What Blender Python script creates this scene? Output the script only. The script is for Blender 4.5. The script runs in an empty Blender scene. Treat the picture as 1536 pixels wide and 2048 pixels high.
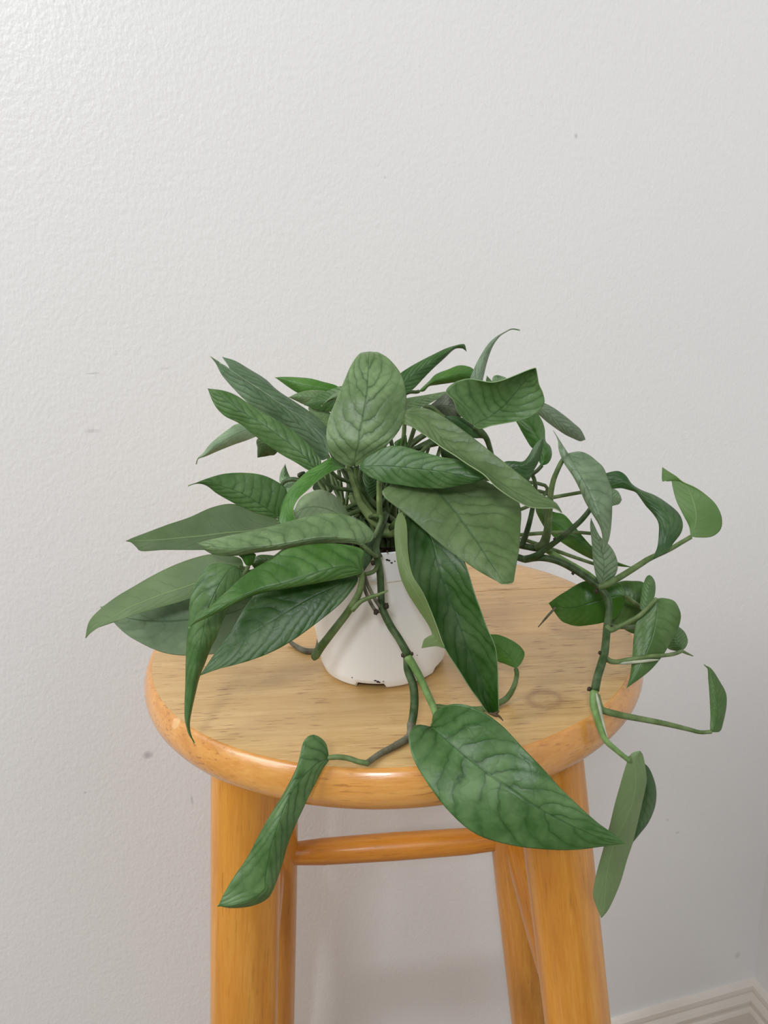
import bpy, bmesh, math, random
from mathutils import Vector, Matrix
import numpy as np

scene = bpy.context.scene
col = scene.collection

# ------------------------------------------------------------------ camera
cam_data = bpy.data.cameras.new('camera')
cam = bpy.data.objects.new('camera', cam_data)
col.objects.link(cam)
cam_data.sensor_fit = 'VERTICAL'
cam_data.sensor_height = 36.0
cam_data.sensor_width = 27.0
cam_data.lens = 36.0 * 1538.0 / 2048.0
cam_data.clip_start = 0.02
CR = ((0.99886041, -0.04772709, 0.0), (-0.01312133, -0.27461095, 0.96146589), (-0.04588797, -0.96037022, -0.27492425))
cam.matrix_world = Matrix(((CR[0][0], -CR[0][1], -CR[0][2], -0.00115759),
                           (CR[1][0], -CR[1][1], -CR[1][2], -0.47854200),
                           (CR[2][0], -CR[2][1], -CR[2][2], 0.98016314),
                           (0, 0, 0, 1)))
scene.camera = cam

# ------------------------------------------------------------------ light
world = bpy.data.worlds.new('room_daylight')
scene.world = world
world.use_nodes = True
wb = world.node_tree.nodes['Background']
wb.inputs[0].default_value = (0.93, 0.97, 1.0, 1)
wb.inputs[1].default_value = 0.31


def area(name, loc, target, size, size_y, power, color):
    d = bpy.data.lights.new(name, 'AREA')
    d.shape = 'RECTANGLE'
    d.size, d.size_y = size, size_y
    d.energy = power
    d.color = color
    o = bpy.data.objects.new(name, d)
    col.objects.link(o)
    o.location = loc
    o.rotation_euler = (Vector(target) - Vector(loc)).to_track_quat('-Z', 'Y').to_euler()
    return o


area('window_daylight', (-1.35, -0.75, 1.95), (0.0, 0.05, 0.85), 0.9, 1.1, 30.5, (0.975, 0.988, 1.0))
area('far_window_daylight', (-0.30, -2.15, 2.30), (0.0, 0.05, 0.70), 0.34, 0.34, 25.0, (0.94, 0.97, 1.0))

vs = scene.view_settings
vs.view_transform = 'Standard'
vs.look = 'None'
vs.exposure = -0.25
vs.gamma = 1.0
vs.use_curve_mapping = False
scene.cycles.max_bounces = 8
scene.cycles.use_denoising = True

# ------------------------------------------------------------------ helpers
SEAT_Z = 0.76


def srgb(r, g, b):
    f = lambda c: (c / 12.92 if c <= 0.04045 else ((c + 0.055) / 1.055) ** 2.4)
    return (f(r / 255.0), f(g / 255.0), f(b / 255.0), 1.0)


class NT:
    """small node-tree builder"""

    def __init__(self, name):
        self.m = bpy.data.materials.new(name)
        self.m.use_nodes = True
        self.t = self.m.node_tree
        self.t.nodes.clear()
        self.out = self.n('ShaderNodeOutputMaterial')

    def n(self, kind, **kw):
        nd = self.t.nodes.new(kind)
        for k, v in kw.items():
            setattr(nd, k, v)
        return nd

    def link(self, a, b):
        self.t.links.new(a, b)

    def val(self, sock, v):
        if isinstance(v, bpy.types.NodeSocket):
            self.link(v, sock)
        else:
            sock.default_value = v

    def math(self, op, a, b=0.0, c=0.0, clamp=False):
        nd = self.n('ShaderNodeMath', operation=op, use_clamp=clamp)
        for i, v in enumerate((a, b, c)):
            self.val(nd.inputs[i], v)
        return nd.outputs[0]

    def mix(self, f, a, b, mode='MIX'):
        nd = self.n('ShaderNodeMix', data_type='RGBA', blend_type=mode)
        self.val(nd.inputs[0], f)
        self.val(nd.inputs[6], a)
        self.val(nd.inputs[7], b)
        return nd.outputs[2]

    def noise(self, vec, scale, detail=3.0, rough=0.5, dist=0.0):
        nd = self.n('ShaderNodeTexNoise')
        self.val(nd.inputs['Vector'], vec)
        nd.inputs['Scale'].default_value = scale
        nd.inputs['Detail'].default_value = detail
        nd.inputs['Roughness'].default_value = rough
        nd.inputs['Distortion'].default_value = dist
        return nd.outputs[0]

    def ramp(self, f, stops):
        nd = self.n('ShaderNodeValToRGB')
        self.val(nd.inputs[0], f)
        el = nd.color_ramp.elements
        el[0].position, el[0].color = stops[0]
        el[1].position, el[1].color = stops[-1]
        for p, c in stops[1:-1]:
            e = el.new(p)
            e.color = c
        return nd.outputs[0]

    def mapping(self, vec, scale=(1, 1, 1), loc=(0, 0, 0), rot=(0, 0, 0)):
        nd = self.n('ShaderNodeMapping')
        self.val(nd.inputs[0], vec)
        nd.inputs['Location'].default_value = loc
        nd.inputs['Rotation'].default_value = rot
        nd.inputs['Scale'].default_value = scale
        return nd.outputs[0]

    def coords(self, which='Object'):
        return self.n('ShaderNodeTexCoord').outputs[which]

    def bump(self, h, strength, dist, normal=None):
        nd = self.n('ShaderNodeBump')
        self.val(nd.inputs['Height'], h)
        nd.inputs['Strength'].default_value = strength
        nd.inputs['Distance'].default_value = dist
        if normal is not None:
            self.link(normal, nd.inputs['Normal'])
        return nd.outputs[0]

    def principled(self, color, rough=0.5, normal=None, spec=0.5, coat=0.0, coat_rough=0.1):
        p = self.n('ShaderNodeBsdfPrincipled')
        self.val(p.inputs['Base Color'], color)
        self.val(p.inputs['Roughness'], rough)
        self.val(p.inputs['Specular IOR Level'], spec)
        p.inputs['Coat Weight'].default_value = coat
        p.inputs['Coat Roughness'].default_value = coat_rough
        if normal is not None:
            self.link(normal, p.inputs['Normal'])
        return p.outputs[0]

    def done(self, shader):
        self.link(shader, self.out.inputs[0])
        return self.m


# ------------------------------------------------------------------ materials
def mat_wall():
    t = NT('painted_wall')
    co = t.coords('Object')
    base = t.noise(co, 3.0, 2.0)
    c = t.ramp(base, [(0.3, (0.805, 0.798, 0.785, 1)), (0.7, (0.83, 0.823, 0.81, 1))])
    # scuffs and marks on the paint: (along the wall, height, radius x, radius z, strength)
    sep = t.n('ShaderNodeSeparateXYZ')
    t.link(co, sep.inputs[0])
    wob = t.math('MULTIPLY', t.math('SUBTRACT', t.noise(co, 140.0, 2.0), 0.5), 0.9)
    total = 0.0
    for (mx, mz, rx, rz, s) in WALL_MARKS:
        dx = t.math('DIVIDE', t.math('SUBTRACT', sep.outputs[0], mx), rx)
        dz = t.math('DIVIDE', t.math('SUBTRACT', sep.outputs[2], mz), rz)
        r2 = t.math('ADD', t.math('MULTIPLY', dx, dx), t.math('MULTIPLY', dz, dz))
        k = t.math('MULTIPLY', t.math('SUBTRACT', 1.0, t.math('ADD', r2, wob), clamp=True), s)
        total = t.math('MAXIMUM', total, k)
    c = t.mix(total, c, srgb(120, 116, 118))
    fine = t.noise(t.mapping(co, (1.0, 1.0, 0.75)), 330.0, 2.0, 0.5)
    coarse = t.noise(co, 120.0, 2.0, 0.5)
    h = t.math('ADD', fine, t.math('MULTIPLY', coarse, 0.8))
    nrm = t.bump(h, 0.30, 0.0011)
    return t.done(t.principled(c, 0.36, nrm, spec=0.5))


def mat_trim():
    t = NT('gloss_trim_paint')
    co = t.coords('Object')
    c = t.ramp(t.noise(co, 9.0, 3.0), [(0.35, srgb(222, 214, 204)), (0.7, srgb(236, 230, 222))])
    return t.done(t.principled(c, 0.32, t.bump(t.noise(co, 60.0, 2.0), 0.12, 0.002), spec=0.5))


def mat_wood(name, light, mid, dark, scale, flecks=0.55, gloss=0.30, bumps=0.10, coat=0.35, ring=None, chips=()):
    t = NT(name)
    co = t.coords('Object')
    info = t.n('ShaderNodeObjectInfo')
    shift = t.n('ShaderNodeVectorMath', operation='ADD')
    t.link(co, shift.inputs[0])
    cmb = t.n('ShaderNodeCombineXYZ')
    t.link(t.math('MULTIPLY', info.outputs['Random'], 3.0), cmb.inputs[0])
    t.link(t.math('MULTIPLY', info.outputs['Random'], 7.0), cmb.inputs[1])
    t.link(t.math('MULTIPLY', info.outputs['Random'], 5.0), cmb.inputs[2])
    t.link(cmb.outputs[0], shift.inputs[1])
    v = t.mapping(shift.outputs[0], scale)
    g1 = t.noise(v, 1.0, 4.0, 0.6, 0.6)
    g2 = t.noise(v, 7.0, 4.0, 0.7, 0.3)
    g = t.math('ADD', t.math('MULTIPLY', g1, 0.65), t.math('MULTIPLY', g2, 0.35))
    c = t.ramp(g, [(0.30, dark), (0.50, mid), (0.68, light)])
    # short dark pore flecks along the grain
    v2 = t.mapping(shift.outputs[0], tuple(s * 5.5 for s in scale))
    f = t.noise(v2, 1.0, 2.0, 0.55, 0.0)
    patch = t.noise(co, 26.0, 2.0)
    fm = t.math('MULTIPLY', t.ramp(f, [(0.585, (0, 0, 0, 1)), (0.66, (1, 1, 1, 1))]),
                t.ramp(patch, [(0.40, (0, 0, 0, 1)), (0.58, (1, 1, 1, 1))]))
    c = t.mix(t.math('MULTIPLY', fm, flecks), c, srgb(128, 72, 22))
    tint = t.n('ShaderNodeObjectInfo').outputs['Color']
    c = t.mix(1.0, c, tint, 'MULTIPLY')

    def away(p):
        d = t.n('ShaderNodeVectorMath', operation='DISTANCE')
        t.link(co, d.inputs[0])
        d.inputs[1].default_value = p
        return t.math('ADD', d.outputs['Value'], t.math('MULTIPLY', t.math('SUBTRACT', t.noise(co, 350.0, 2.0), 0.5), 0.0045))

    if ring:
        e = t.math('ABSOLUTE', t.math('SUBTRACT', away(ring[:3]), ring[3]))
        c = t.mix(t.math('MULTIPLY', t.ramp(e, [(0.0003, (1, 1, 1, 1)), (0.0010, (0, 0, 0, 1))]), 0.45), c, srgb(140, 92, 40))
    for (cx, cy, cz, cr) in chips:
        e = t.math('DIVIDE', away((cx, cy, cz)), cr)
        c = t.mix(t.ramp(e, [(0.8, (0.38, 0.38, 0.38, 1)), (1.0, (0, 0, 0, 1))]), c, srgb(240, 208, 156))
    nrm = t.bump(t.math('SUBTRACT', g2, t.math('MULTIPLY', fm, 0.5)), bumps, 0.002)
    rough = t.math('ADD', t.math('MULTIPLY', g1, 0.15), gloss - 0.07)
    return t.done(t.principled(c, rough, nrm, spec=0.5, coat=coat, coat_rough=0.16))


def leaf_nodes(t, under):
    """vein pattern from the blade's own uv: u across, v along"""
    uv = t.n('ShaderNodeUVMap')
    uv.uv_map = 'UVMap'
    sep = t.n('ShaderNodeSeparateXYZ')
    t.link(uv.outputs[0], sep.inputs[0])
    u, v = sep.outputs[0], sep.outputs[1]
    a = t.math('ABSOLUTE', t.math('SUBTRACT', u, 0.5))          # 0 at the midrib, 0.5 at the margin
    co = t.coords('Object')
    wob = t.math('MULTIPLY', t.math('SUBTRACT', t.noise(co, 70.0, 3.0), 0.5), 0.15)
    side = t.math('MULTIPLY', t.math('GREATER_THAN', u, 0.5), 0.035)
    ph = t.math('ADD', t.math('SUBTRACT', v, t.math('MULTIPLY', t.math('POWER', a, 1.4), 0.62)), t.math('ADD', wob, side))
    saw = t.math('ABSOLUTE', t.math('SUBTRACT', t.math('FRACT', t.math('MULTIPLY', ph, 10.0)), 0.5))   # 0 mid field, .5 on a vein
    fade = t.ramp(t.noise(co, 45.0, 2.0), [(0.36, (0.12, 0.12, 0.12, 1)), (0.62, (1, 1, 1, 1))])
    fade = t.math('MULTIPLY', fade, t.ramp(a, [(0.28, (1, 1, 1, 1)), (0.48, (0.15, 0.15, 0.15, 1))]))
    vein = t.math('MULTIPLY', t.ramp(saw, [(0.40, (0, 0, 0, 1)), (0.5, (1, 1, 1, 1))]), fade)
    # cells between the veins
    vor = t.n('ShaderNodeTexVoronoi', feature='DISTANCE_TO_EDGE')
    warp = t.n('ShaderNodeTexNoise')
    t.link(co, warp.inputs['Vector'])
    warp.inputs['Scale'].default_value = 110.0
    wadd = t.n('ShaderNodeVectorMath', operation='MULTIPLY_ADD')
    t.link(warp.outputs['Color'], wadd.inputs[0])
    wadd.inputs[1].default_value = (0.012, 0.012, 0.012)
    t.link(co, wadd.inputs[2])
    t.link(wadd.outputs[0], vor.inputs['Vector'])
    vor.inputs['Scale'].default_value = 125.0
    net = t.ramp(vor.outputs['Distance'], [(0.0, (1, 1, 1, 1)), (0.16, (0, 0, 0, 1))])
    mid = t.ramp(a, [(0.006, (1, 1, 1, 1)), (0.022, (0, 0, 0, 1))])
    return co, a, saw, vein, net, mid


def fade_of(t, co):
    return t.ramp(t.noise(co, 45.0, 2.0), [(0.30, (0.25, 0.25, 0.25, 1)), (0.62, (1, 1, 1, 1))])


def mat_leaf_top():
    t = NT('leaf_upper_side')
    co, a, saw, vein, net, mid = leaf_nodes(t, False)
    tint = t.n('ShaderNodeObjectInfo').outputs['Color']
    cloud = t.noise(co, 55.0, 4.0, 0.6)
    relief = t.n('ShaderNodeObjectInfo').outputs['Alpha']
    field = t.math('MULTIPLY', t.math('MULTIPLY', t.math('MULTIPLY_ADD', t.math('POWER', t.math('MULTIPLY', saw, 2.0), 2.0), -0.8, 0.8), relief), fade_of(t, co))
    k = t.math('ADD', t.math('MULTIPLY', cloud, 0.9), t.math('MULTIPLY', field, 0.30))
    c = t.mix(t.ramp(k, [(0.42, (0, 0, 0, 1)), (0.80, (1, 1, 1, 1))]), t.mix(0.38, tint, (0.015, 0.05, 0.008, 1)), t.mix(0.20, tint, (0.42, 0.55, 0.30, 1)))
    c = t.mix(t.math('MULTIPLY', t.math('MULTIPLY', vein, relief), 0.68), c, (0.02, 0.055, 0.015, 1))
    c = t.mix(t.math('MULTIPLY', t.math('MULTIPLY', net, relief), 0.20), c, (0.02, 0.055, 0.015, 1))
    c = t.mix(t.math('MULTIPLY', mid, 0.45), c, (0.025, 0.07, 0.02, 1))
    h = t.math('SUBTRACT', t.math('MULTIPLY', field, 0.8), t.math('ADD', t.math('MULTIPLY', mid, 0.30), t.math('MULTIPLY', net, 0.10)))
    h = t.math('ADD', h, t.math('MULTIPLY', cloud, 0.7))
    nrm = t.bump(h, 0.36, 0.0011)
    rough = t.math('MULTIPLY_ADD', cloud, 0.22, 0.25)
    p = t.principled(c, rough, nrm, spec=0.36)
    tr = t.n('ShaderNodeBsdfTranslucent')
    t.link(t.mix(0.55, c, (0.16, 0.42, 0.02, 1)), tr.inputs[0])
    mx = t.n('ShaderNodeMixShader')
    mx.inputs[0].default_value = 0.22
    t.link(p, mx.inputs[1])
    t.link(tr.outputs[0], mx.inputs[2])
    return t.done(mx.outputs[0])


def mat_leaf_under():
    t = NT('leaf_underside')
    co, a, saw, vein, net, mid = leaf_nodes(t, True)
    tint = t.n('ShaderNodeObjectInfo').outputs['Color']
    cloud = t.noise(co, 45.0, 3.0, 0.6)
    c = t.mix(t.ramp(cloud, [(0.3, (0, 0, 0, 1)), (0.75, (1, 1, 1, 1))]), t.mix(0.10, tint, (0.02, 0.06, 0.02, 1)), t.mix(0.16, tint, (0.36, 0.46, 0.24, 1)))
    c = t.mix(t.math('MULTIPLY', vein, 0.20), c, (0.05, 0.10, 0.03, 1))
    c = t.mix(t.math('MULTIPLY', mid, 0.55), c, (0.30, 0.42, 0.18, 1))
    h = t.math('ADD', t.math('MULTIPLY', mid, 1.0), t.math('MULTIPLY', vein, 0.25))
    nrm = t.bump(h, 0.4, 0.0008)
    p = t.principled(c, 0.5, nrm, spec=0.35)
    tr = t.n('ShaderNodeBsdfTranslucent')
    t.link(t.mix(0.5, c, (0.18, 0.42, 0.03, 1)), tr.inputs[0])
    mx = t.n('ShaderNodeMixShader')
    mx.inputs[0].default_value = 0.22
    t.link(p, mx.inputs[1])
    t.link(tr.outputs[0], mx.inputs[2])
    return t.done(mx.outputs[0])


def mat_margin():
    t = NT('leaf_margin')
    tint = t.n('ShaderNodeObjectInfo').outputs['Color']
    return t.done(t.principled(t.mix(0.45, tint, (0.40, 0.50, 0.28, 1)), 0.45))


def mat_stem():
    t = NT('vine_stem')
    co = t.coords('Object')
    tint = t.n('ShaderNodeObjectInfo').outputs['Color']
    n = t.noise(co, 180.0, 3.0)
    c = t.mix(t.ramp(n, [(0.35, (0, 0, 0, 1)), (0.7, (1, 1, 1, 1))]), t.mix(0.35, tint, (0.02, 0.04, 0.01, 1)), t.mix(0.12, tint, (0.5, 0.55, 0.35, 1)))
    return t.done(t.principled(c, 0.46, t.bump(t.noise(co, 600.0, 2.0), 0.2, 0.0004), spec=0.28))


def mat_plastic():
    t = NT('white_pot_plastic')
    co = t.coords('Object')
    n = t.noise(co, 95.0, 4.0, 0.7)
    dirt = t.ramp(n, [(0.70, (0, 0, 0, 1)), (0.76, (1, 1, 1, 1))])
    c = t.mix(t.math('MULTIPLY', dirt, 0.55), srgb(247, 246, 244), srgb(120, 104, 92))
    return t.done(t.principled(c, 0.42, t.bump(t.noise(co, 220.0, 2.0), 0.05, 0.001), spec=0.45))


def mat_soil():
    t = NT('potting_soil')
    co = t.coords('Object')
    n = t.noise(co, 260.0, 5.0, 0.7)
    c = t.ramp(n, [(0.35, srgb(24, 17, 12)), (0.6, srgb(62, 44, 32)), (0.75, srgb(108, 88, 70))])
    return t.done(t.principled(c, 0.95, t.bump(n, 0.9, 0.004), spec=0.2))


def mat_plain(name, c, rough=0.6):
    t = NT(name)
    co = t.coords('Object')
    k = t.noise(co, 120.0, 3.0)
    return t.done(t.principled(t.mix(t.math('MULTIPLY', k, 0.4), c, tuple(x * 0.5 for x in c[:3]) + (1,)), rough))


# ------------------------------------------------------------------ mesh helpers
def link_mesh(name, verts, faces, mat, parent=None, smooth=True, uvs=None, loc=None):
    me = bpy.data.meshes.new(name)
    me.from_pydata([tuple(v) for v in verts], [], faces)
    for m in (mat if isinstance(mat, (list, tuple)) else [mat]):
        me.materials.append(m)
    if smooth:
        me.polygons.foreach_set('use_smooth', [True] * len(me.polygons))
    if uvs is not None:
        lay = me.uv_layers.new(name='UVMap')
        idx = np.empty(len(me.loops), dtype=np.int32)
        me.loops.foreach_get('vertex_index', idx)
        lay.data.foreach_set('uv', np.asarray(uvs, dtype=np.float32)[idx].ravel())
    me.update()
    o = bpy.data.objects.new(name, me)
    col.objects.link(o)
    if parent is not None:
        o.parent = parent
    if loc is not None:
        o.location = loc
    return o


def from_bm(name, bm, mat, parent=None, smooth=True):
    me = bpy.data.meshes.new(name)
    bmesh.ops.recalc_face_normals(bm, faces=bm.faces)
    bm.to_mesh(me)
    bm.free()
    for m in (mat if isinstance(mat, (list, tuple)) else [mat]):
        me.materials.append(m)
    if smooth:
        me.polygons.foreach_set('use_smooth', [True] * len(me.polygons))
    o = bpy.data.objects.new(name, me)
    col.objects.link(o)
    if parent is not None:
        o.parent = parent
    return o


def catmull(P, n):
    """P (k,d) -> n samples along index space"""
    P = np.asarray(P, float)
    k = len(P)
    ext = np.vstack([2 * P[0] - P[1], P, 2 * P[-1] - P[-2]])
    s = np.linspace(0, k - 1, n)
    i = np.minimum(s.astype(int), k - 2)
    f = (s - i)[:, None]
    p0, p1, p2, p3 = ext[i], ext[i + 1], ext[i + 2], ext[i + 3]
    return 0.5 * ((2 * p1) + (-p0 + p2) * f + (2 * p0 - 5 * p1 + 4 * p2 - p3) * f ** 2 + (-p0 + 3 * p1 - 3 * p2 + p3) * f ** 3)


def tube(P, nseg=10, per=5, ribs=0.0):
    """tapered tube along points (x, y, z, r) -> verts, faces"""
    P = np.asarray(P, float)
    n = max(6, (len(P) - 1) * per + 1)
    Q = catmull(P, n)
    C, R = Q[:, :3], np.maximum(Q[:, 3], 1e-4)
    T = np.gradient(C, axis=0)
    T /= np.linalg.norm(T, axis=1)[:, None] + 1e-12
    a = np.array([0, 0, 1.0]) if abs(T[0][2]) < 0.9 else np.array([1.0, 0, 0])
    N = a - T[0] * (a @ T[0])
    N /= np.linalg.norm(N)
    verts, faces = [], []
    for i in range(n):
        N = N - T[i] * (N @ T[i])
        N /= np.linalg.norm(N) + 1e-12
        B = np.cross(T[i], N)
        for j in range(nseg):
            th = 2 * math.pi * j / nseg
            rr = R[i] * (1 + ribs * math.cos(5 * th))
            verts.append(C[i] + rr * (math.cos(th) * N + math.sin(th) * B))
    for i in range(n - 1):
        for j in range(nseg):
            a0, a1 = i * nseg + j, i * nseg + (j + 1) % nseg
            faces.append((a0, a1, a1 + nseg, a0 + nseg))
    s = len(verts)
    verts.append(C[0] - T[0] * R[0] * 0.5)
    verts.append(C[-1] + T[-1] * R[-1] * 0.5)
    for j in range(nseg):
        faces.append((s, (j + 1) % nseg, j))
        faces.append((s + 1, (n - 1) * nseg + j, (n - 1) * nseg + (j + 1) % nseg))
    return verts, faces


def box_bm(bm, lo, hi):
    r = bmesh.ops.create_cube(bm, size=1.0)
    for v in r['verts']:
        v.co = Vector([lo[i] + (v.co[i] + 0.5) * (hi[i] - lo[i]) for i in range(3)])


# ------------------------------------------------------------------ room shell
WYAW = math.radians(13.566)
CORNER = Vector((0.4647, 0.3352, 0.0))
WALL_DIR = Vector((math.cos(WYAW), math.sin(WYAW), 0))
SIDE_DIR = Vector((math.sin(WYAW), -math.cos(WYAW), 0))
# marks on the paint, in the wall's own coordinates (x measured back from the corner, z height)
WALL_MARKS = [
    (-0.7223, 0.5664, 0.0060, 0.0050, 0.45),
    (-0.6874, 0.5084, 0.0016, 0.0072, 0.30),
    (-0.7275, 0.8791, 0.0071, 0.0022, 0.22),
    (-0.7208, 0.9265, 0.0069, 0.0009, 0.30),
    (-0.6628, 0.9266, 0.0044, 0.0013, 0.18),
    (-0.7828, 0.5384, 0.0020, 0.0015, 0.30),
    (-0.2876, 1.1053, 0.0019, 0.0023, 0.45),
    (-0.1339, 0.3366, 0.0038, 0.0019, 0.25),
    (-0.1488, 0.3579, 0.0019, 0.0025, 0.20),
    (-0.0299, 0.1208, 0.0055, 0.0069, 0.22),
    (-0.4644, 1.0732, 0.0013, 0.0013, 0.20),
]
M_WALL = mat_wall()
M_TRIM = mat_trim()


def wall(name, origin, rotz, length, height, thick=0.1):
    bm = bmesh.new()
    box_bm(bm, (-length, 0.0, -0.02), (0.0, thick, height))
    o = from_bm(name, bm, M_WALL, smooth=False)
    o.location = origin
    o.rotation_euler = (0, 0, rotz)
    o['kind'] = 'structure'
    return o


wall('wall_back', CORNER + 0.0 * WALL_DIR, WYAW, 2.6, 2.45)
# the right wall starts at the corner and comes towards the viewer
wr = wall('wall_right', CORNER + SIDE_DIR * 2.2, WYAW - math.pi / 2, 2.2, 2.45)
wr.rotation_euler = (0, 0, WYAW - math.pi / 2)

# moulded baseboards: profile (out from the wall, height)
PROFILE = [(0.0, 0.0), (0.0135, 0.0), (0.0135, 0.034), (0.0120, 0.037), (0.0095, 0.0385), (0.0095, 0.043), (0.0112, 0.046),
           (0.0112, 0.050), (0.0090, 0.0545), (0.0062, 0.0585), (0.0062, 0.062), (0.0080, 0.064), (0.0074, 0.070), (0.0045, 0.074), (0.0, 0.075)]


def baseboard(name, start, direction, normal, length, mitre):
    verts, faces = [], []
    n = len(PROFILE)
    for e in (0, 1):
        for (d, z) in PROFILE:
            along = (d * mitre[e] if e == 0 else length - d * mitre[e])
            p = start + direction * along + normal * d
            verts.append((p.x, p.y, z))
    for i in range(n):
        j = (i + 1) % n
        faces.append((i, j, n + j, n + i))
    faces.append(tuple(range(n)))
    faces.append(tuple(reversed(range(n, 2 * n))))
    o = link_mesh(name, verts, faces, M_TRIM, smooth=False)
    o['kind'] = 'structure'
    return o


N_BACK = Vector((math.sin(WYAW), -math.cos(WYAW), 0))
N_RIGHT = -WALL_DIR
baseboard('baseboard_back', CORNER.copy(), -WALL_DIR, N_BACK, 2.6, (1, 0))
baseboard('baseboard_right', CORNER.copy(), SIDE_DIR, N_RIGHT, 2.2, (1, 0))

M_FLOOR = mat_wood('floor_wood', srgb(176, 158, 140), srgb(158, 140, 122), srgb(128, 110, 94), (5, 60, 60), 0.3, 0.35)
fl = bpy.data.objects.new('floor', bpy.data.meshes.new('floor'))
bm = bmesh.new()
for iy in range(-26, 8):
    for k in range(3):
        x0 = -2.4 + k * 1.3 + (iy % 3) * 0.21 - 0.4
        box_bm(bm, (x0 + 0.0008, iy * 0.09 + 0.0008, -0.02), (x0 + 1.2992, iy * 0.09 + 0.0892, 0.0))
bm.to_mesh(fl.data)
bm.free()
fl.data.materials.append(M_FLOOR)
col.objects.link(fl)
fl['kind'] = 'structure'

# ------------------------------------------------------------------ stool
M_SEAT = mat_wood('seat_wood', srgb(216, 182, 128), srgb(203, 166, 110), srgb(186, 146, 88), (12, 150, 150), 0.75, 0.30, 0.12, 0.3,
                  ring=(0.0825, -0.0995, 0.0, 0.0086))
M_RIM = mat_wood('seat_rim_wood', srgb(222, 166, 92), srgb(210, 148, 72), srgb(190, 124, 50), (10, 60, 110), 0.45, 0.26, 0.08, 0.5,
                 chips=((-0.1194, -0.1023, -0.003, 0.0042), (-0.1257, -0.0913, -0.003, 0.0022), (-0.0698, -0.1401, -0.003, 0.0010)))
M_LEG = mat_wood('leg_wood', srgb(220, 156, 66), srgb(206, 138, 48), srgb(190, 120, 36), (120, 120, 9), 0.35, 0.34, 0.08, 0.3)
stool = bpy.data.objects.new('wooden_stool', None)
col.objects.link(stool)
stool['label'] = 'round honey-coloured wooden stool carrying the potted trailing plant'
stool['category'] = 'stool'
SYAW = math.radians(1.824)
SC, SS = math.cos(SYAW), math.sin(SYAW)

seat = bpy.data.objects.new('seat', None)
col.objects.link(seat)
seat.parent = stool
seat.location = (0, 0, SEAT_Z)
# profile (radius, height below the top)
SEAT_PROFILE = [(0.0, 0.0), (0.05, 0.0), (0.10, 0.0), (0.14, 0.0), (0.1565, 0.0), (0.1578, -0.0003), (0.1588, -0.0015), (0.1603, -0.0038), (0.1616, -0.0068),
                (0.1624, -0.0105), (0.1625, -0.0140), (0.1617, -0.0175), (0.1598, -0.0207), (0.1565, -0.0235), (0.1510, -0.0255), (0.14, -0.026), (0.0, -0.026)]


def seat_lathe():
    bm = bmesh.new()
    ns = 160
    rings = []
    for (r, z) in SEAT_PROFILE:
        if r == 0.0:
            rings.append([bm.verts.new((0, 0, z))])
        else:
            rings.append([bm.verts.new((r * math.cos(2 * math.pi * k / ns), r * math.sin(2 * math.pi * k / ns), z)) for k in range(ns)])
    for a, b in zip(rings[:-1], rings[1:]):
        for k in range(ns):
            l = (k + 1) % ns
            if len(a) == 1:
                bm.faces.new((a[0], b[k], b[l]))
            elif len(b) == 1:
                bm.faces.new((a[k], b[0], a[l]))
            else:
                bm.faces.new((a[k], b[k], b[l], a[l]))
    bmesh.ops.recalc_face_normals(bm, faces=bm.faces)
    return bm


def cut(bm, y, keep_above):
    geom = bm.verts[:] + bm.edges[:] + bm.faces[:]
    r = bmesh.ops.bisect_plane(bm, geom=geom, plane_co=(0, y, 0), plane_no=(0, 1, 0), clear_inner=keep_above, clear_outer=not keep_above)
    ed = [e for e in r['geom_cut'] if isinstance(e, bmesh.types.BMEdge)]
    bmesh.ops.holes_fill(bm, edges=ed)


JOINTS = [-0.018, 0.062]
GAP = 0.0001
BOARDS = [(None, JOINTS[0], (1.0, 0.97, 0.92, 1), 0.0), (JOINTS[0], JOINTS[1], (1.14, 1.06, 1.02, 1), -0.0002), (JOINTS[1], None, (1.12, 1.04, 1.0, 1), 0.0)]
for (lo, hi, tint, dz) in BOARDS:
    bm = seat_lathe()
    if lo is not None:
        cut(bm, lo + GAP, True)
    if hi is not None:
        cut(bm, hi - GAP, False)
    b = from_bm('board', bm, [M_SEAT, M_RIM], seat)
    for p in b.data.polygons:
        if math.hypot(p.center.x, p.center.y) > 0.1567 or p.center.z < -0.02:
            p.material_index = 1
    b.location = (0, 0, dz)
    b.color = tint
    b.data.shade_smooth() if hasattr(b.data, 'shade_smooth') else None
    md = b.modifiers.new('edge', 'EDGE_SPLIT')
    md.split_angle = math.radians(38)

LEG_R = 0.0205


def leg_axis(deg, z):
    a = math.radians(deg) + SYAW
    r = 0.1183 + 0.1325 * (SEAT_Z - z)
    return Vector((r * math.cos(a) - 0.0028, r * math.sin(a), z))


def turned(name, p, q, prof, mat, parent):
    """a turned rod from p to q; prof = [(t, radius)]; mesh is along local z"""
    ax = q - p
    L = ax.length
    verts, faces = [], []
    ns = 32
    for (t, r) in prof:
        for k in range(ns):
            verts.append((r * math.cos(2 * math.pi * k / ns), r * math.sin(2 * math.pi * k / ns), t * L))
    for i in range(len(prof) - 1):
        for k in range(ns):
            l = (k + 1) % ns
            faces.append((i * ns + k, i * ns + l, (i + 1) * ns + l, (i + 1) * ns + k))
    faces.append(tuple(reversed(range(ns))))
    faces.append(tuple((len(prof) - 1) * ns + k for k in range(ns)))
    o = link_mesh(name, verts, faces, mat, parent)
    o.rotation_euler = ax.to_track_quat('Z', 'Y').to_euler()
    o.location = p
    md = o.modifiers.new('edge', 'EDGE_SPLIT')
    md.split_angle = math.radians(40)
    return o


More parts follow.
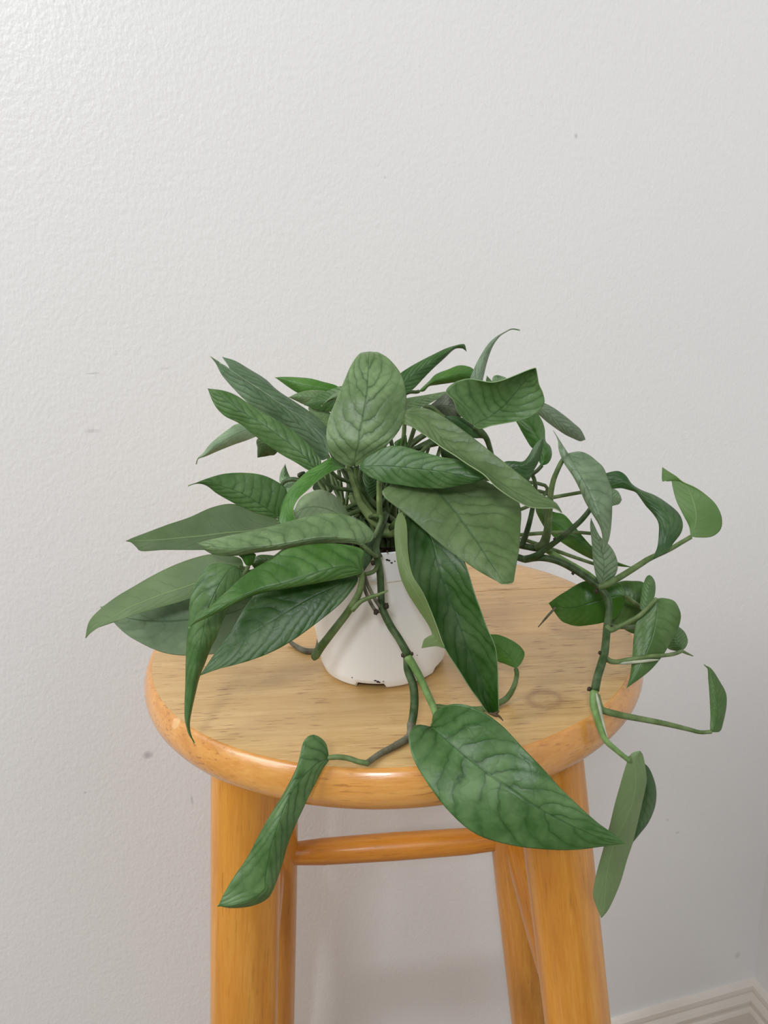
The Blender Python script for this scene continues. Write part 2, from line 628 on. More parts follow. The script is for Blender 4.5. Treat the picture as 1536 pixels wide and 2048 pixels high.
for d in (225, 315, 45, 135):
    lg = turned('leg', leg_axis(d, 0.0), leg_axis(d, SEAT_Z - 0.0262),
                [(0.0, 0.0165), (0.004, 0.0180), (0.25, 0.0192), (0.6, LEG_R), (0.9, LEG_R), (1.0, LEG_R)], M_LEG, stool)
    lg.color = (1, 1, 1, 1)
for za, pairs in ((0.497, ((45, 135), (225, 315))), (0.500, ((315, 45), (135, 225)))):
    for (a, b) in pairs:
        p, q = leg_axis(a, za), leg_axis(b, za)
        s = turned('stretcher', p, q, [(0.0, 0.008), (0.06, 0.0095), (0.2, 0.0115), (0.5, 0.0122), (0.8, 0.0115), (0.94, 0.0095), (1.0, 0.008)], M_LEG, stool)
        s.color = (0.98, 0.94, 0.9, 1)

# ------------------------------------------------------------------ potted plant
plant = bpy.data.objects.new('potted_plant', None)
col.objects.link(plant)
plant['label'] = 'trailing silvery green plant in a small white plastic pot on the stool'
plant['category'] = 'plant'
POT = Vector((-0.006, -0.0445, SEAT_Z))

M_POT = mat_plastic()
ns = 144
prof = [  # outer wall up, rim, inner wall down
    (0.0345, 0.0004), (0.0368, 0.0022), (0.0382, 0.0062), (0.03835, 0.0072), (0.0386, 0.0095), (0.0400, 0.022), (0.0440, 0.055), (0.0462, 0.0692), (0.0466, 0.0696),
    (0.0470, 0.0700), (0.0476, 0.0705), (0.0490, 0.0850), (0.0493, 0.0870), (0.0487, 0.0876), (0.0478, 0.0870), (0.0462, 0.0700), (0.0385, 0.012), (0.0, 0.012)]
verts, faces = [], []


def notch(th):
    for c in (-103.5, 128, 20, -22):
        if abs((math.degrees(th) - c + 180) % 360 - 180) < 14:
            return True
    return False


for i, (r, z) in enumerate(prof):
    for k in range(ns):
        th = 2 * math.pi * k / ns
        zz = z
        if i == 0:
            zz = 0.0034 if notch(th) else 0.0003
        if i == 1 and notch(th):
            zz = 0.0042
        verts.append((r * math.cos(th), r * math.sin(th), zz))
for i in range(len(prof) - 1):
    for k in range(ns):
        l = (k + 1) % ns
        faces.append((i * ns + k, i * ns + l, (i + 1) * ns + l, (i + 1) * ns + k))
faces_pot = faces
pot = link_mesh('pot', verts, faces, M_POT, plant, loc=POT)
md = pot.modifiers.new('edge', 'EDGE_SPLIT')
md.split_angle = math.radians(30)
pot['label'] = 'white plastic nursery pot with notched foot'

M_DIRT = mat_plain('dried_dirt', srgb(52, 38, 30), 0.9)
M_SOIL = mat_soil()
# crumbs of soil stuck to the pot wall: angle, height, size
for (deg, z, s) in ((-84, 0.0835, 1.0), (-82.5, 0.0830, 0.8), (-81, 0.0815, 0.9), (-79, 0.0822, 0.7), (-97, 0.0072, 0.9), (-95, 0.0066, 1.1), (-93.5, 0.0060, 0.8), (-90, 0.0064, 0.6), (-118, 0.0075, 0.6), (-60, 0.020, 0.5), (-75, 0.028, 0.4)):
    th = math.radians(deg)
    ri = np.interp(z, [p[1] for p in prof[:11]], [p[0] for p in prof[:11]]) if z < 0.07 else np.interp(z, [0.0705, 0.085], [0.0476, 0.0490])
    bm = bmesh.new()
    bmesh.ops.create_icosphere(bm, subdivisions=1, radius=0.0006 * s)
    rr = random.Random(deg)
    for v in bm.verts:
        v.co *= 0.6 + 0.8 * rr.random()
        v.co.x *= 1.5
    cr = from_bm('soil_crumb', bm, M_DIRT, pot)
    cr.location = (ri * math.cos(th), ri * math.sin(th), z)
random.seed(4)
verts, faces = [(0, 0, 0.074)], []
for i in range(1, 9):
    for k in range(40):
        th = 2 * math.pi * k / 40
        r = 0.0462 * i / 8
        verts.append((r * math.cos(th), r * math.sin(th), 0.0735 + (random.random() - 0.5) * 0.004 * (i < 8)))
for k in range(40):
    faces.append((0, 1 + k, 1 + (k + 1) % 40))
for i in range(7):
    for k in range(40):
        a, b = 1 + i * 40 + k, 1 + i * 40 + (k + 1) % 40
        faces.append((a, a + 40, b + 40, b))
link_mesh('soil', verts, faces, M_SOIL, plant, loc=POT)

TINT = {
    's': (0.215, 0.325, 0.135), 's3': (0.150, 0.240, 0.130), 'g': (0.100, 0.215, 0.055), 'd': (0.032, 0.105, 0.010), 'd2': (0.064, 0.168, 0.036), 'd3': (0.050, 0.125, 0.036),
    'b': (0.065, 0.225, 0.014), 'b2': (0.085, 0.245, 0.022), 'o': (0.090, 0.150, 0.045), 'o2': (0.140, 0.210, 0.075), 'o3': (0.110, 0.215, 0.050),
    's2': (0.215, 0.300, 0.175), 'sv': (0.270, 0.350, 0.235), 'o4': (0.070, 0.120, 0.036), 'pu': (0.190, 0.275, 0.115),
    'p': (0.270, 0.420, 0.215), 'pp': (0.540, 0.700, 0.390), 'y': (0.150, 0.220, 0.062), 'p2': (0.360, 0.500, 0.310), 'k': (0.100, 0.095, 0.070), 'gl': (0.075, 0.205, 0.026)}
RELIEF = {'s': 1.0, 's2': 0.8, 's3': 0.8, 'sv': 0.8, 'pp': 0.3, 'gl': 0.9, 'g': 0.85, 'd': 0.7, 'd2': 0.9, 'p': 0.8, 'd3': 0.45, 'b': 0.5, 'o2': 0.6}
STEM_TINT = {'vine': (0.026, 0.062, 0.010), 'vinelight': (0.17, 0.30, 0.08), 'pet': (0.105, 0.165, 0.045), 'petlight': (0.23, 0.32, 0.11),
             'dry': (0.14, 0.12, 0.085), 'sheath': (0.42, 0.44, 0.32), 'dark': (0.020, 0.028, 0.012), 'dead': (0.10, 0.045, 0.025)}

LEAVES = [
 (1,'s',0,0,[[-158,-676,8896],[-203,-696,8899,-157,-696,8924,-140,-696,8900],[-275,-703,8959,-148,-710,8970,-43,-704,8953],[-299,-705,9035,-131,-722,9025,39,-708,9025],[-299,-676,9110,-118,-700,9089,101,-680,9097],[-280,-652,9174,-99,-677,9159,132,-650,9180],[-239,-625,9258,-78,-647,9253,139,-622,9266],[-193,-567,9349,-66,-592,9335,118,-563,9365],[-153,-516,9426,-58,-537,9418,62,-512,9442],[-111,-475,9476,-53,-489,9477,5,-473,9481],[-91,-364,9478,-50,-373,9483,-22,-364,9477],[-86,-261,9450,-51,-265,9460,-23,-260,9453],[-50,-172,9385]]),
 (2,'s3',1,0,[[-313,-465,8906],[-366,-441,8892,-333,-438,8959,-313,-430,9013],[-448,-395,8979,-404,-406,9025,-357,-412,9046],[-548,-353,9051,-497,-372,9103,-449,-382,9125],[-660,-308,9135,-607,-336,9182,-570,-351,9205],[-773,-274,9212,-712,-300,9267,-680,-315,9284],[-860,-222,9293,-804,-248,9344,-778,-270,9342],[-929,-178,9371,-881,-203,9403,-855,-223,9389],[-964,-140,9432,-942,-162,9442,-922,-177,9433],[-989,-112,9462,-983,-126,9465,-979,-133,9469],[-1007,-93,9478]]),
 (3,'s3',1,0,[[-316,-343,8968],[-365,-321,9024,-342,-309,9033,-325,-288,9046],[-459,-288,9104,-431,-268,9123,-410,-237,9129],[-582,-255,9186,-549,-228,9210,-519,-189,9203],[-685,-220,9255,-640,-191,9284,-611,-155,9264],[-802,-162,9329,-746,-135,9352,-688,-100,9331],[-883,-105,9382,-831,-84,9403,-789,-58,9393],[-915,-51,9422,-895,-39,9432,-874,-19,9441],[-955,7,9466]]),
 (4,'g',1,0,[[-375,-583,8859],[-419,-575,8859,-395,-580,8884,-349,-562,8906],[-494,-559,8907,-441,-568,8940,-382,-544,8960],[-563,-545,8947,-503,-555,8999,-434,-524,9020],[-627,-530,8991,-566,-545,9049,-502,-505,9081],[-727,-512,9070,-654,-529,9120,-581,-493,9138],[-797,-485,9127,-725,-506,9163,-663,-469,9182],[-878,-468,9170,-806,-481,9215,-743,-450,9235],[-926,-451,9219,-865,-457,9261,-813,-433,9282],[-952,-433,9268,-921,-437,9294,-884,-421,9310],[-970,-418,9325]]),
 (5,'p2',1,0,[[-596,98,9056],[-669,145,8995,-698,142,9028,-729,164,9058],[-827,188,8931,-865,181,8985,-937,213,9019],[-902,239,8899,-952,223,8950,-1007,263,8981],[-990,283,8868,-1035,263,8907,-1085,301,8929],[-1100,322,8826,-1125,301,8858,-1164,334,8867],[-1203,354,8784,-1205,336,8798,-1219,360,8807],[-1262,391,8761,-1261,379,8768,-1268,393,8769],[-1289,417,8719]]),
 (6,'o',1,0,[[-588,-24,8995],[-670,-1,8857,-719,-11,8918,-779,26,8952],[-725,27,8834,-763,11,8872,-797,40,8881],[-801,31,8824]]),
 (7,'g',1,0,[[-610,-557,8585],[-650,-566,8587,-647,-564,8624,-568,-532,8675],[-708,-571,8612,-704,-569,8669,-564,-518,8746],[-794,-572,8651,-776,-572,8724,-622,-511,8796],[-877,-575,8704,-848,-578,8767,-696,-517,8835],[-948,-579,8754,-920,-587,8798,-792,-530,8855],[-996,-589,8802,-981,-599,8821,-897,-558,8861],[-1039,-608,8822,-1031,-614,8829,-990,-592,8846],[-1089,-636,8819]]),
 (8,'b',0,0,[[-210,-620,8874],[-234,-671,8885,-250,-645,8895,-261,-616,8917],[-280,-717,8883,-291,-672,8909,-286,-627,8940],[-320,-765,8872,-338,-709,8889,-356,-653,8908],[-365,-814,8851,-395,-749,8861,-426,-682,8875],[-405,-853,8823,-441,-787,8835,-478,-724,8837],[-455,-894,8788,-492,-829,8799,-519,-766,8798],[-482,-919,8748,-517,-866,8757,-544,-816,8755],[-484,-929,8709,-524,-893,8706,-562,-858,8698],[-471,-942,8659,-514,-920,8655,-562,-896,8658],[-495,-946,8608]]),
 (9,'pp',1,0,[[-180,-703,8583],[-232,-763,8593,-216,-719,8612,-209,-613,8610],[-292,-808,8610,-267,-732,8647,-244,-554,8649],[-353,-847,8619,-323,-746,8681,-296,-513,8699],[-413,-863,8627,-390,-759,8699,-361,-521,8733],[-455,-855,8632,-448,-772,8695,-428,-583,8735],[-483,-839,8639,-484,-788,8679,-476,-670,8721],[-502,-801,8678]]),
 (10,'s',1,0,[[-131,-1051,8566],[-115,-1057,8544,-145,-1061,8581,-80,-1029,8578],[-155,-1056,8569,-173,-1070,8601,-73,-1013,8619],[-224,-1058,8582,-251,-1080,8615,-131,-993,8674],[-324,-1061,8582,-349,-1089,8621,-240,-973,8716],[-453,-1067,8574,-457,-1098,8612,-371,-975,8714],[-573,-1075,8565,-566,-1106,8601,-512,-988,8689],[-671,-1084,8560,-683,-1113,8599,-643,-1005,8663],[-770,-1090,8551,-792,-1107,8598,-772,-1023,8647],[-870,-1085,8557,-882,-1093,8608,-871,-1035,8633],[-928,-1074,8583,-934,-1080,8613,-930,-1044,8625],[-965,-1067,8621]]),
 (11,'gl',0,0,[[-133,-1156,8453],[-150,-1167,8449,-153,-1167,8476,-126,-1125,8506],[-219,-1183,8440,-206,-1178,8498,-125,-1109,8558],[-316,-1198,8430,-302,-1196,8494,-232,-1098,8590],[-422,-1212,8420,-409,-1217,8471,-370,-1093,8596],[-548,-1226,8409,-524,-1237,8443,-509,-1104,8580],[-644,-1240,8399,-629,-1252,8429,-583,-1127,8540],[-730,-1259,8375,-715,-1270,8405,-666,-1152,8507],[-806,-1282,8344,-796,-1287,8380,-752,-1194,8459],[-881,-1302,8318,-877,-1305,8346,-837,-1240,8394],[-946,-1320,8297,-944,-1322,8315,-911,-1283,8338],[-986,-1341,8280]]),
 (12,'d',1,0,[[-159,-1066,8406],[-170,-1108,8375,-205,-1091,8392,-244,-1053,8422],[-248,-1158,8298,-295,-1119,8365,-365,-1054,8429],[-358,-1207,8228,-405,-1150,8329,-496,-1058,8426],[-478,-1251,8159,-524,-1186,8276,-616,-1079,8397],[-585,-1285,8112,-633,-1222,8223,-696,-1116,8341],[-691,-1311,8082,-730,-1257,8175,-749,-1160,8287],[-787,-1326,8063,-817,-1288,8125,-817,-1223,8190],[-863,-1339,8052,-884,-1319,8080,-878,-1277,8123],[-958,-1351,8026]]),
 (13,'g',1,0,[[-765,-1047,8473],[-750,-1073,8423,-800,-1072,8484,-841,-1057,8502],[-775,-1107,8374,-836,-1110,8452,-916,-1080,8504],[-814,-1147,8306,-883,-1160,8379,-974,-1121,8442],[-857,-1171,8233,-925,-1197,8291,-1011,-1151,8361],[-891,-1190,8157,-948,-1229,8200,-1026,-1185,8248],[-922,-1211,8104,-970,-1259,8119,-1039,-1220,8147],[-956,-1234,8030,-988,-1284,8036,-1048,-1248,8053],[-987,-1250,7963,-1008,-1306,7950,-1055,-1273,7957],[-1006,-1274,7900,-1022,-1324,7874,-1063,-1302,7863],[-1029,-1302,7817,-1040,-1342,7797,-1067,-1324,7788],[-1043,-1323,7753,-1048,-1350,7747,-1060,-1338,7735],[-1040,-1340,7702,-1040,-1356,7706,-1049,-1348,7696],[-1022,-1363,7659]]),
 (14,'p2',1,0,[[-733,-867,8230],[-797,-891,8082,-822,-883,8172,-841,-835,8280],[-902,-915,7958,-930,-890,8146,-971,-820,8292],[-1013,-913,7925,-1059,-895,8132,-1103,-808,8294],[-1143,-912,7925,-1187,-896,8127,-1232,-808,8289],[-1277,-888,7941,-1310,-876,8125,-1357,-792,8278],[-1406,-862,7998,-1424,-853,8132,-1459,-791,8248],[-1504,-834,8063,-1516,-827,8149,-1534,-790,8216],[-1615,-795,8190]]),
 (15,'o',1,1,[[-756,-991,8448],[-780,-950,8489,-818,-987,8450,-799,-1008,8402],[-865,-928,8502,-892,-991,8422,-882,-1020,8362],[-946,-909,8504,-976,-996,8391,-966,-1029,8332],[-1055,-898,8478,-1071,-1001,8361,-1074,-1038,8302],[-1163,-902,8442,-1176,-1005,8333,-1183,-1042,8276],[-1272,-908,8394,-1282,-1008,8298,-1289,-1042,8249],[-1377,-915,8340,-1385,-1007,8260,-1397,-1039,8218],[-1467,-931,8295,-1474,-1010,8211,-1480,-1032,8189],[-1552,-951,8238,-1552,-1007,8181,-1549,-1023,8165],[-1612,-971,8179,-1602,-1007,8143,-1597,-1017,8134],[-1630,-1007,8104]]),
 (16,'o4',1,1,[[-594,-621,8580],[-628,-602,8596,-671,-635,8559,-651,-660,8497],[-738,-586,8631,-770,-647,8545,-761,-683,8464],[-858,-566,8683,-889,-656,8543,-879,-698,8458],[-982,-566,8670,-1020,-667,8535,-1019,-708,8465],[-1115,-588,8622,-1138,-676,8532,-1142,-714,8473],[-1239,-598,8588,-1248,-678,8527,-1250,-712,8478],[-1348,-619,8556,-1346,-678,8526,-1368,-709,8476],[-1400,-636,8542,-1406,-678,8527,-1399,-698,8498],[-1438,-653,8532,-1431,-677,8528,-1429,-687,8522],[-1460,-677,8527]]),
 (17,'d',0,0,[[118,-774,8663],[271,-864,8638,173,-831,8633,97,-861,8637],[358,-966,8518,232,-909,8532,103,-969,8489],[399,-1062,8421,256,-987,8427,120,-1062,8392],[426,-1125,8315,282,-1031,8320,163,-1113,8324],[450,-1172,8239,324,-1078,8205,197,-1162,8239],[483,-1216,8136,358,-1122,8100,230,-1208,8129],[514,-1241,8060,393,-1155,7998,280,-1241,8025],[524,-1260,7965,429,-1185,7905,332,-1258,7939],[524,-1274,7858,464,-1215,7811,381,-1269,7850],[525,-1279,7763,493,-1235,7730,432,-1272,7769],[526,-1272,7710,508,-1243,7689,475,-1272,7697],[515,-1245,7670]]),
 (18,'y',1,1,[[74,-860,8689],[43,-915,8621,69,-926,8623,104,-931,8631],[40,-983,8522,71,-1000,8527,103,-1021,8498],[56,-1057,8402,87,-1080,8409,120,-1098,8406],[91,-1100,8314,130,-1127,8331,165,-1147,8333],[142,-1137,8231,174,-1160,8257,198,-1181,8256],[186,-1168,8165,209,-1194,8184,227,-1217,8176],[207,-1194,8113,230,-1214,8132,250,-1240,8100],[187,-1194,8105,228,-1217,8090,262,-1238,8059],[162,-1196,8088,189,-1212,8072,219,-1223,8063],[147,-1210,8049]]),
 (19,'o2',0,0,[[189,-769,8861],[304,-780,8890,232,-808,8825,2,-806,8798],[446,-810,8868,279,-851,8775,-8,-841,8760],[568,-853,8798,321,-894,8728,44,-876,8718],[655,-889,8755,362,-936,8682,112,-914,8667],[692,-925,8721,401,-983,8628,180,-957,8612],[697,-975,8666,435,-1030,8583,241,-1003,8565],[684,-1025,8608,464,-1075,8543,301,-1050,8520],[672,-1076,8547,492,-1120,8500,366,-1095,8479],[657,-1123,8506,520,-1163,8459,439,-1144,8435],[639,-1165,8464,544,-1197,8424,492,-1180,8410],[622,-1207,8418,563,-1228,8398,531,-1214,8395],[609,-1242,8399,573,-1252,8399,551,-1244,8392],[575,-1274,8404]]),
 (20,'d2',0,0,[[-134,-736,8906],[-97,-746,8950,-99,-768,8912,-114,-766,8880],[-33,-763,8988,-26,-800,8918,-66,-802,8853],[31,-782,9018,35,-834,8919,-4,-835,8834],[102,-808,9019,106,-867,8916,72,-864,8824],[172,-840,9001,176,-897,8912,157,-893,8814],[240,-873,8984,244,-926,8908,237,-923,8811],[308,-907,8970,312,-956,8901,310,-951,8816],[376,-931,8961,375,-975,8889,379,-969,8830],[442,-955,8928,433,-987,8877,443,-980,8842],[493,-979,8895,481,-997,8871,492,-989,8860],[530,-1004,8878]]),
 (21,'o2',1,0,[[119,-752,9141],[129,-751,9197,123,-764,9184,115,-800,9133],[180,-767,9214,172,-790,9180,148,-838,9128],[245,-790,9205,235,-825,9147,195,-880,9103],[298,-817,9181,286,-867,9086,251,-926,9068],[355,-848,9145,332,-905,9040,301,-971,9034],[421,-883,9097,387,-943,8994,360,-1015,9000],[480,-921,9051,451,-983,8943,419,-1051,8960],[549,-962,8995,520,-1021,8898,491,-1089,8915],[611,-1001,8945,578,-1057,8859,537,-1128,8866],[668,-1042,8901,630,-1092,8825,590,-1156,8826],[723,-1065,8853,681,-1104,8795,647,-1160,8787],[767,-1087,8806,737,-1117,8766,709,-1163,8756],[817,-1105,8774,794,-1125,8750,772,-1159,8747],[848,-1119,8753,836,-1132,8742,826,-1153,8742],[868,-1144,8715]]),
 (22,'g',0,0,[[504,-604,9074],[423,-595,9143,516,-592,9082,533,-606,9055],[397,-575,9217,551,-578,9094,602,-595,9071],[359,-562,9265,596,-563,9109,679,-586,9079],[407,-551,9307,642,-546,9134,745,-578,9086],[480,-564,9325,680,-547,9165,802,-587,9100],[537,-577,9315,712,-548,9198,861,-588,9132],[604,-591,9302,745,-547,9237,894,-585,9178],[668,-591,9312,777,-547,9275,886,-578,9231],[736,-594,9335,801,-558,9307,865,-583,9273],[793,-597,9356,825,-570,9339,854,-587,9318],[826,-604,9367,835,-586,9356,847,-595,9348],[841,-603,9369]]),
 (23,'sv',1,0,[[567,-170,9211],[539,-138,9255,582,-148,9248,612,-140,9246],[548,-113,9284,600,-125,9286,624,-116,9272],[587,-75,9357,623,-93,9357,648,-79,9343],[630,-43,9420,654,-63,9423,669,-50,9395],[674,-11,9471,691,-33,9468,699,-17,9453],[726,20,9509,735,2,9508,744,19,9504],[784,45,9534,784,32,9532,787,44,9528],[830,68,9548,829,59,9546,830,66,9543],[882,79,9536]]),
 (24,'k',1,0,[[236,-377,9140],[275,-388,9162,274,-403,9148,274,-396,9136],[332,-396,9205,323,-426,9165,317,-419,9126],[381,-412,9236,370,-453,9167,364,-449,9109],[414,-437,9207,402,-468,9162,389,-467,9103],[431,-473,9156,427,-488,9142,426,-486,9110],[477,-504,9134]]),
 (25,'s',1,0,[[86,-332,9152],[122,-323,9195,120,-343,9163,118,-361,9121],[156,-326,9206,160,-354,9174,157,-373,9141],[241,-335,9217,239,-360,9200,242,-382,9160],[308,-341,9226,307,-363,9216,304,-380,9188],[364,-353,9235,363,-365,9231,364,-375,9217],[405,-370,9238]]),
 (26,'d2',1,0,[[95,-113,9227],[118,-70,9309,126,-96,9247,166,-95,9209],[174,-42,9348,188,-71,9294,213,-69,9232],[266,-14,9391,275,-44,9349,274,-34,9286],[340,9,9421,349,-20,9390,337,-4,9339],[409,29,9448,412,1,9424,404,22,9390],[471,42,9464,471,22,9458,470,45,9441],[517,51,9471,515,34,9461,516,49,9444],[537,55,9464,535,43,9450,534,50,9433],[545,47,9425]]),
 (27,'b2',1,0,[[231,-47,9203],[260,-28,9226,264,-49,9217,271,-35,9203],[304,-12,9261,302,-45,9247,303,-21,9229],[349,5,9299,350,-43,9271,352,-13,9235],[428,9,9326,422,-45,9286,424,-15,9242],[491,33,9343,491,-22,9292,499,6,9247],[547,41,9336,547,-2,9288,549,17,9255],[589,43,9311,591,16,9278,598,24,9246],[640,23,9232]]),
 (28,'g',1,0,[[682,28,9177],[668,74,9227,682,62,9222,709,72,9221],[676,95,9266]]),
 (29,'p',1,0,[[751,78,9131],[721,144,9204,760,130,9204,818,146,9212],[723,189,9230,757,169,9234,813,191,9235],[735,189,9252,754,174,9252,782,188,9249],[755,176,9258]]),
 (30,'sv',1,0,[[923,7,9101],[985,41,9100,951,25,9073,928,31,9049],[1046,66,9075,1010,42,9043,989,56,9014],[1107,87,9038,1069,56,9001,1049,75,8961],[1173,99,8988,1135,68,8952,1115,87,8909],[1242,121,8929,1204,91,8898,1184,111,8860],[1287,142,8888,1256,119,8858,1241,133,8829],[1318,161,8838,1296,148,8822,1292,156,8805],[1333,183,8809]]),
 (31,'b',0,0,[[894,-533,8814],[883,-509,8835,910,-525,8843,937,-505,8820],[884,-488,8870,917,-513,8885,964,-477,8858],[879,-454,8903,911,-487,8931,965,-434,8901],[859,-416,8897,893,-440,8957,947,-386,8927],[829,-362,8951,875,-387,9005,952,-330,8992],[792,-313,9028,851,-336,9049,934,-292,9050],[765,-269,9083,821,-281,9105,884,-253,9110],[779,-227,9158]]),
 (32,'d3',1,0,[[706,-644,8790],[667,-620,8861,701,-641,8822,754,-647,8766],[716,-617,8868,734,-642,8838,792,-650,8753],[770,-620,8864,776,-645,8847,827,-635,8809],[803,-614,8894,820,-640,8877,856,-625,8856],[829,-607,8936,849,-627,8922,879,-612,8918],[859,-603,8972,870,-615,8963,888,-606,8963],[881,-609,8986]]),
 (33,'s2',0,0,[[1011,-653,8904],[1036,-656,8910,1020,-673,8890,940,-612,9028],[1077,-665,8914,1031,-697,8860,960,-631,8976],[1120,-680,8897,1051,-725,8817,962,-651,8923],[1158,-699,8865,1070,-751,8779,986,-674,8855],[1190,-721,8831,1089,-779,8737,1024,-700,8795],[1208,-752,8775,1104,-807,8692,1055,-735,8728],[1223,-785,8715,1118,-837,8642,1081,-771,8657],[1214,-824,8647,1129,-864,8602,1110,-810,8600],[1207,-846,8571,1148,-875,8547,1140,-831,8548],[1196,-866,8503,1162,-885,8493,1154,-851,8500],[1179,-881,8451,1159,-890,8455,1154,-869,8457],[1148,-898,8412]]),
 (34,'d3',0,0,[[1464,-780,8313],[1477,-755,8322,1505,-762,8333,1560,-749,8345],[1506,-725,8364,1547,-735,8381,1593,-722,8374],[1523,-689,8426,1575,-706,8440,1649,-689,8425],[1535,-642,8476,1588,-663,8495,1673,-644,8470],[1519,-594,8516,1566,-617,8542,1665,-594,8515],[1490,-551,8554,1528,-574,8581,1621,-549,8558],[1469,-508,8593,1488,-532,8615,1561,-506,8599],[1456,-470,8614,1463,-496,8631,1489,-466,8627],[1428,-441,8621,1432,-459,8648,1446,-431,8656],[1389,-412,8627,1401,-420,8672,1422,-392,8698],[1348,-388,8620,1362,-388,8672,1391,-360,8718],[1318,-360,8623,1329,-356,8672,1350,-335,8711],[1262,-321,8683]]),
 (35,'o3',0,1,[[1696,-711,8409],[1729,-723,8405,1709,-705,8433,1699,-685,8449],[1802,-729,8408,1724,-694,8471,1697,-672,8466],[1853,-724,8447,1731,-681,8515,1681,-654,8501],[1862,-706,8511,1730,-663,8558,1665,-628,8541],[1840,-672,8576,1726,-635,8598,1651,-598,8581],[1794,-640,8628,1719,-607,8634,1644,-569,8622],[1742,-610,8668,1707,-581,8665,1641,-544,8659],[1692,-577,8691,1685,-554,8688,1639,-523,8688],[1663,-541,8716,1642,-527,8702,1613,-510,8684],[1628,-505,8740,1615,-500,8717,1600,-495,8684],[1608,-467,8755]]),
 (36,'s2',0,0,[[1177,-810,8175],[1160,-801,8201,1179,-808,8207,1221,-799,8192],[1145,-792,8240,1188,-801,8259,1260,-786,8236],[1136,-777,8299,1187,-789,8329,1274,-771,8286],[1130,-767,8360,1173,-779,8390,1258,-760,8347],[1128,-755,8421,1154,-769,8442,1228,-752,8396],[1121,-749,8482,1136,-762,8486,1175,-751,8449],[1119,-747,8527,1126,-756,8525,1140,-744,8521],[1122,-753,8555]]),
 (37,'b2',1,0,[[1016,-80,8435],[1063,-116,8414,1034,-138,8368,1038,-148,8288],[1119,-152,8404,1083,-185,8339,1074,-188,8252],[1166,-207,8351,1138,-244,8293,1142,-238,8209],[1207,-281,8296,1199,-314,8252,1204,-303,8182],[1246,-352,8252,1239,-381,8222,1245,-365,8173],[1293,-427,8215,1288,-445,8202,1293,-432,8172],[1366,-497,8195,1363,-508,8189,1366,-499,8172],[1427,-567,8186]]),
 (38,'o3',1,0,[[994,-20,8461],[1044,-2,8401,1004,-24,8388,971,-1,8405],[1049,-8,8318,1022,-25,8324,994,-2,8340],[1038,-26,8258]]),
 (39,'p',0,0,[[1229,-447,8605],[1317,-400,8627,1311,-427,8585,1307,-428,8530],[1374,-374,8607,1366,-407,8565,1365,-398,8521],[1401,-363,8575,1398,-384,8552,1395,-378,8523],[1414,-361,8542]]),
 (40,'b2',0,0,[[1363,-649,8044],[1353,-646,7974,1318,-640,8039,1347,-610,8100],[1309,-647,7904,1260,-634,8026,1271,-588,8109],[1240,-636,7875,1195,-628,8008,1203,-567,8117],[1169,-629,7861,1136,-623,7989,1144,-558,8110],[1102,-603,7846,1088,-599,7965,1101,-536,8079],[1052,-579,7851,1046,-572,7952,1059,-523,8045],[1009,-550,7871,1003,-541,7951,1006,-512,8006],[950,-507,7960]]),
 (41,'o3',0,0,[[1508,-581,7919],[1485,-576,7783,1486,-553,7931,1524,-512,8009],[1452,-547,7754,1452,-521,7953,1529,-463,8048],[1390,-518,7782,1416,-494,7977,1461,-441,8052],[1330,-505,7814,1378,-470,8000,1405,-437,8051],[1314,-448,8022]]),
 (42,'g',0,0,[[1399,-901,8037],[1376,-865,8060,1407,-874,8074,1446,-858,8085],[1391,-827,8106,1427,-842,8128,1473,-820,8130],[1412,-793,8166,1441,-811,8177,1480,-791,8174],[1434,-774,8204,1448,-786,8204,1469,-775,8202],[1454,-767,8214]]),
 (43,'o3',0,0,[[1442,-934,8141],[1481,-927,8139,1440,-947,8122,1412,-935,8112],[1537,-932,8120,1433,-967,8082,1371,-946,8070],[1566,-946,8066,1420,-990,8032,1326,-960,8018],[1566,-960,8018,1403,-1012,7982,1309,-979,7953],[1537,-986,7957,1381,-1035,7933,1299,-1003,7898],[1492,-1011,7898,1353,-1057,7884,1290,-1026,7847],[1444,-1042,7847,1325,-1081,7830,1277,-1054,7807],[1379,-1075,7794,1293,-1101,7787,1264,-1081,7772],[1310,-1103,7757,1260,-1120,7750,1249,-1106,7746],[1230,-1136,7724]]),
 (44,'g',0,0,[[1588,-959,7835],[1568,-928,7819,1585,-937,7851,1623,-922,7841],[1532,-898,7822,1570,-915,7872,1644,-887,7861],[1540,-872,7853,1566,-887,7910,1636,-860,7897],[1550,-855,7902,1562,-865,7931,1604,-847,7927],[1552,-842,7953]]),
 (45,'o3',0,0,[[1674,-1189,7467],[1677,-1166,7482,1696,-1178,7474,1731,-1168,7456],[1688,-1136,7532,1715,-1156,7518,1759,-1140,7491],[1694,-1105,7592,1726,-1129,7584,1787,-1103,7565],[1698,-1076,7653,1730,-1099,7644,1793,-1073,7627],[1700,-1050,7707,1722,-1067,7705,1766,-1048,7687],[1702,-1029,7753,1709,-1040,7749,1728,-1025,7750],[1686,-1017,7777]]),
 (46,'pu',0,1,[[1252,-1315,7460],[1213,-1304,7436,1225,-1321,7413,1271,-1307,7425],[1184,-1310,7365,1228,-1331,7352,1286,-1318,7340],[1154,-1325,7265,1227,-1346,7275,1290,-1322,7275],[1125,-1341,7160,1208,-1364,7183,1268,-1338,7170],[1100,-1361,7058,1164,-1385,7083,1243,-1359,7068],[1078,-1375,6970,1112,-1401,6989,1215,-1379,6955],[1051,-1390,6872,1086,-1414,6890,1183,-1394,6858],[1022,-1408,6777,1068,-1430,6783,1148,-1417,6746],[1002,-1427,6681,1059,-1446,6674,1110,-1434,6655],[1016,-1436,6616,1055,-1450,6605,1074,-1445,6584],[1042,-1452,6547]]),
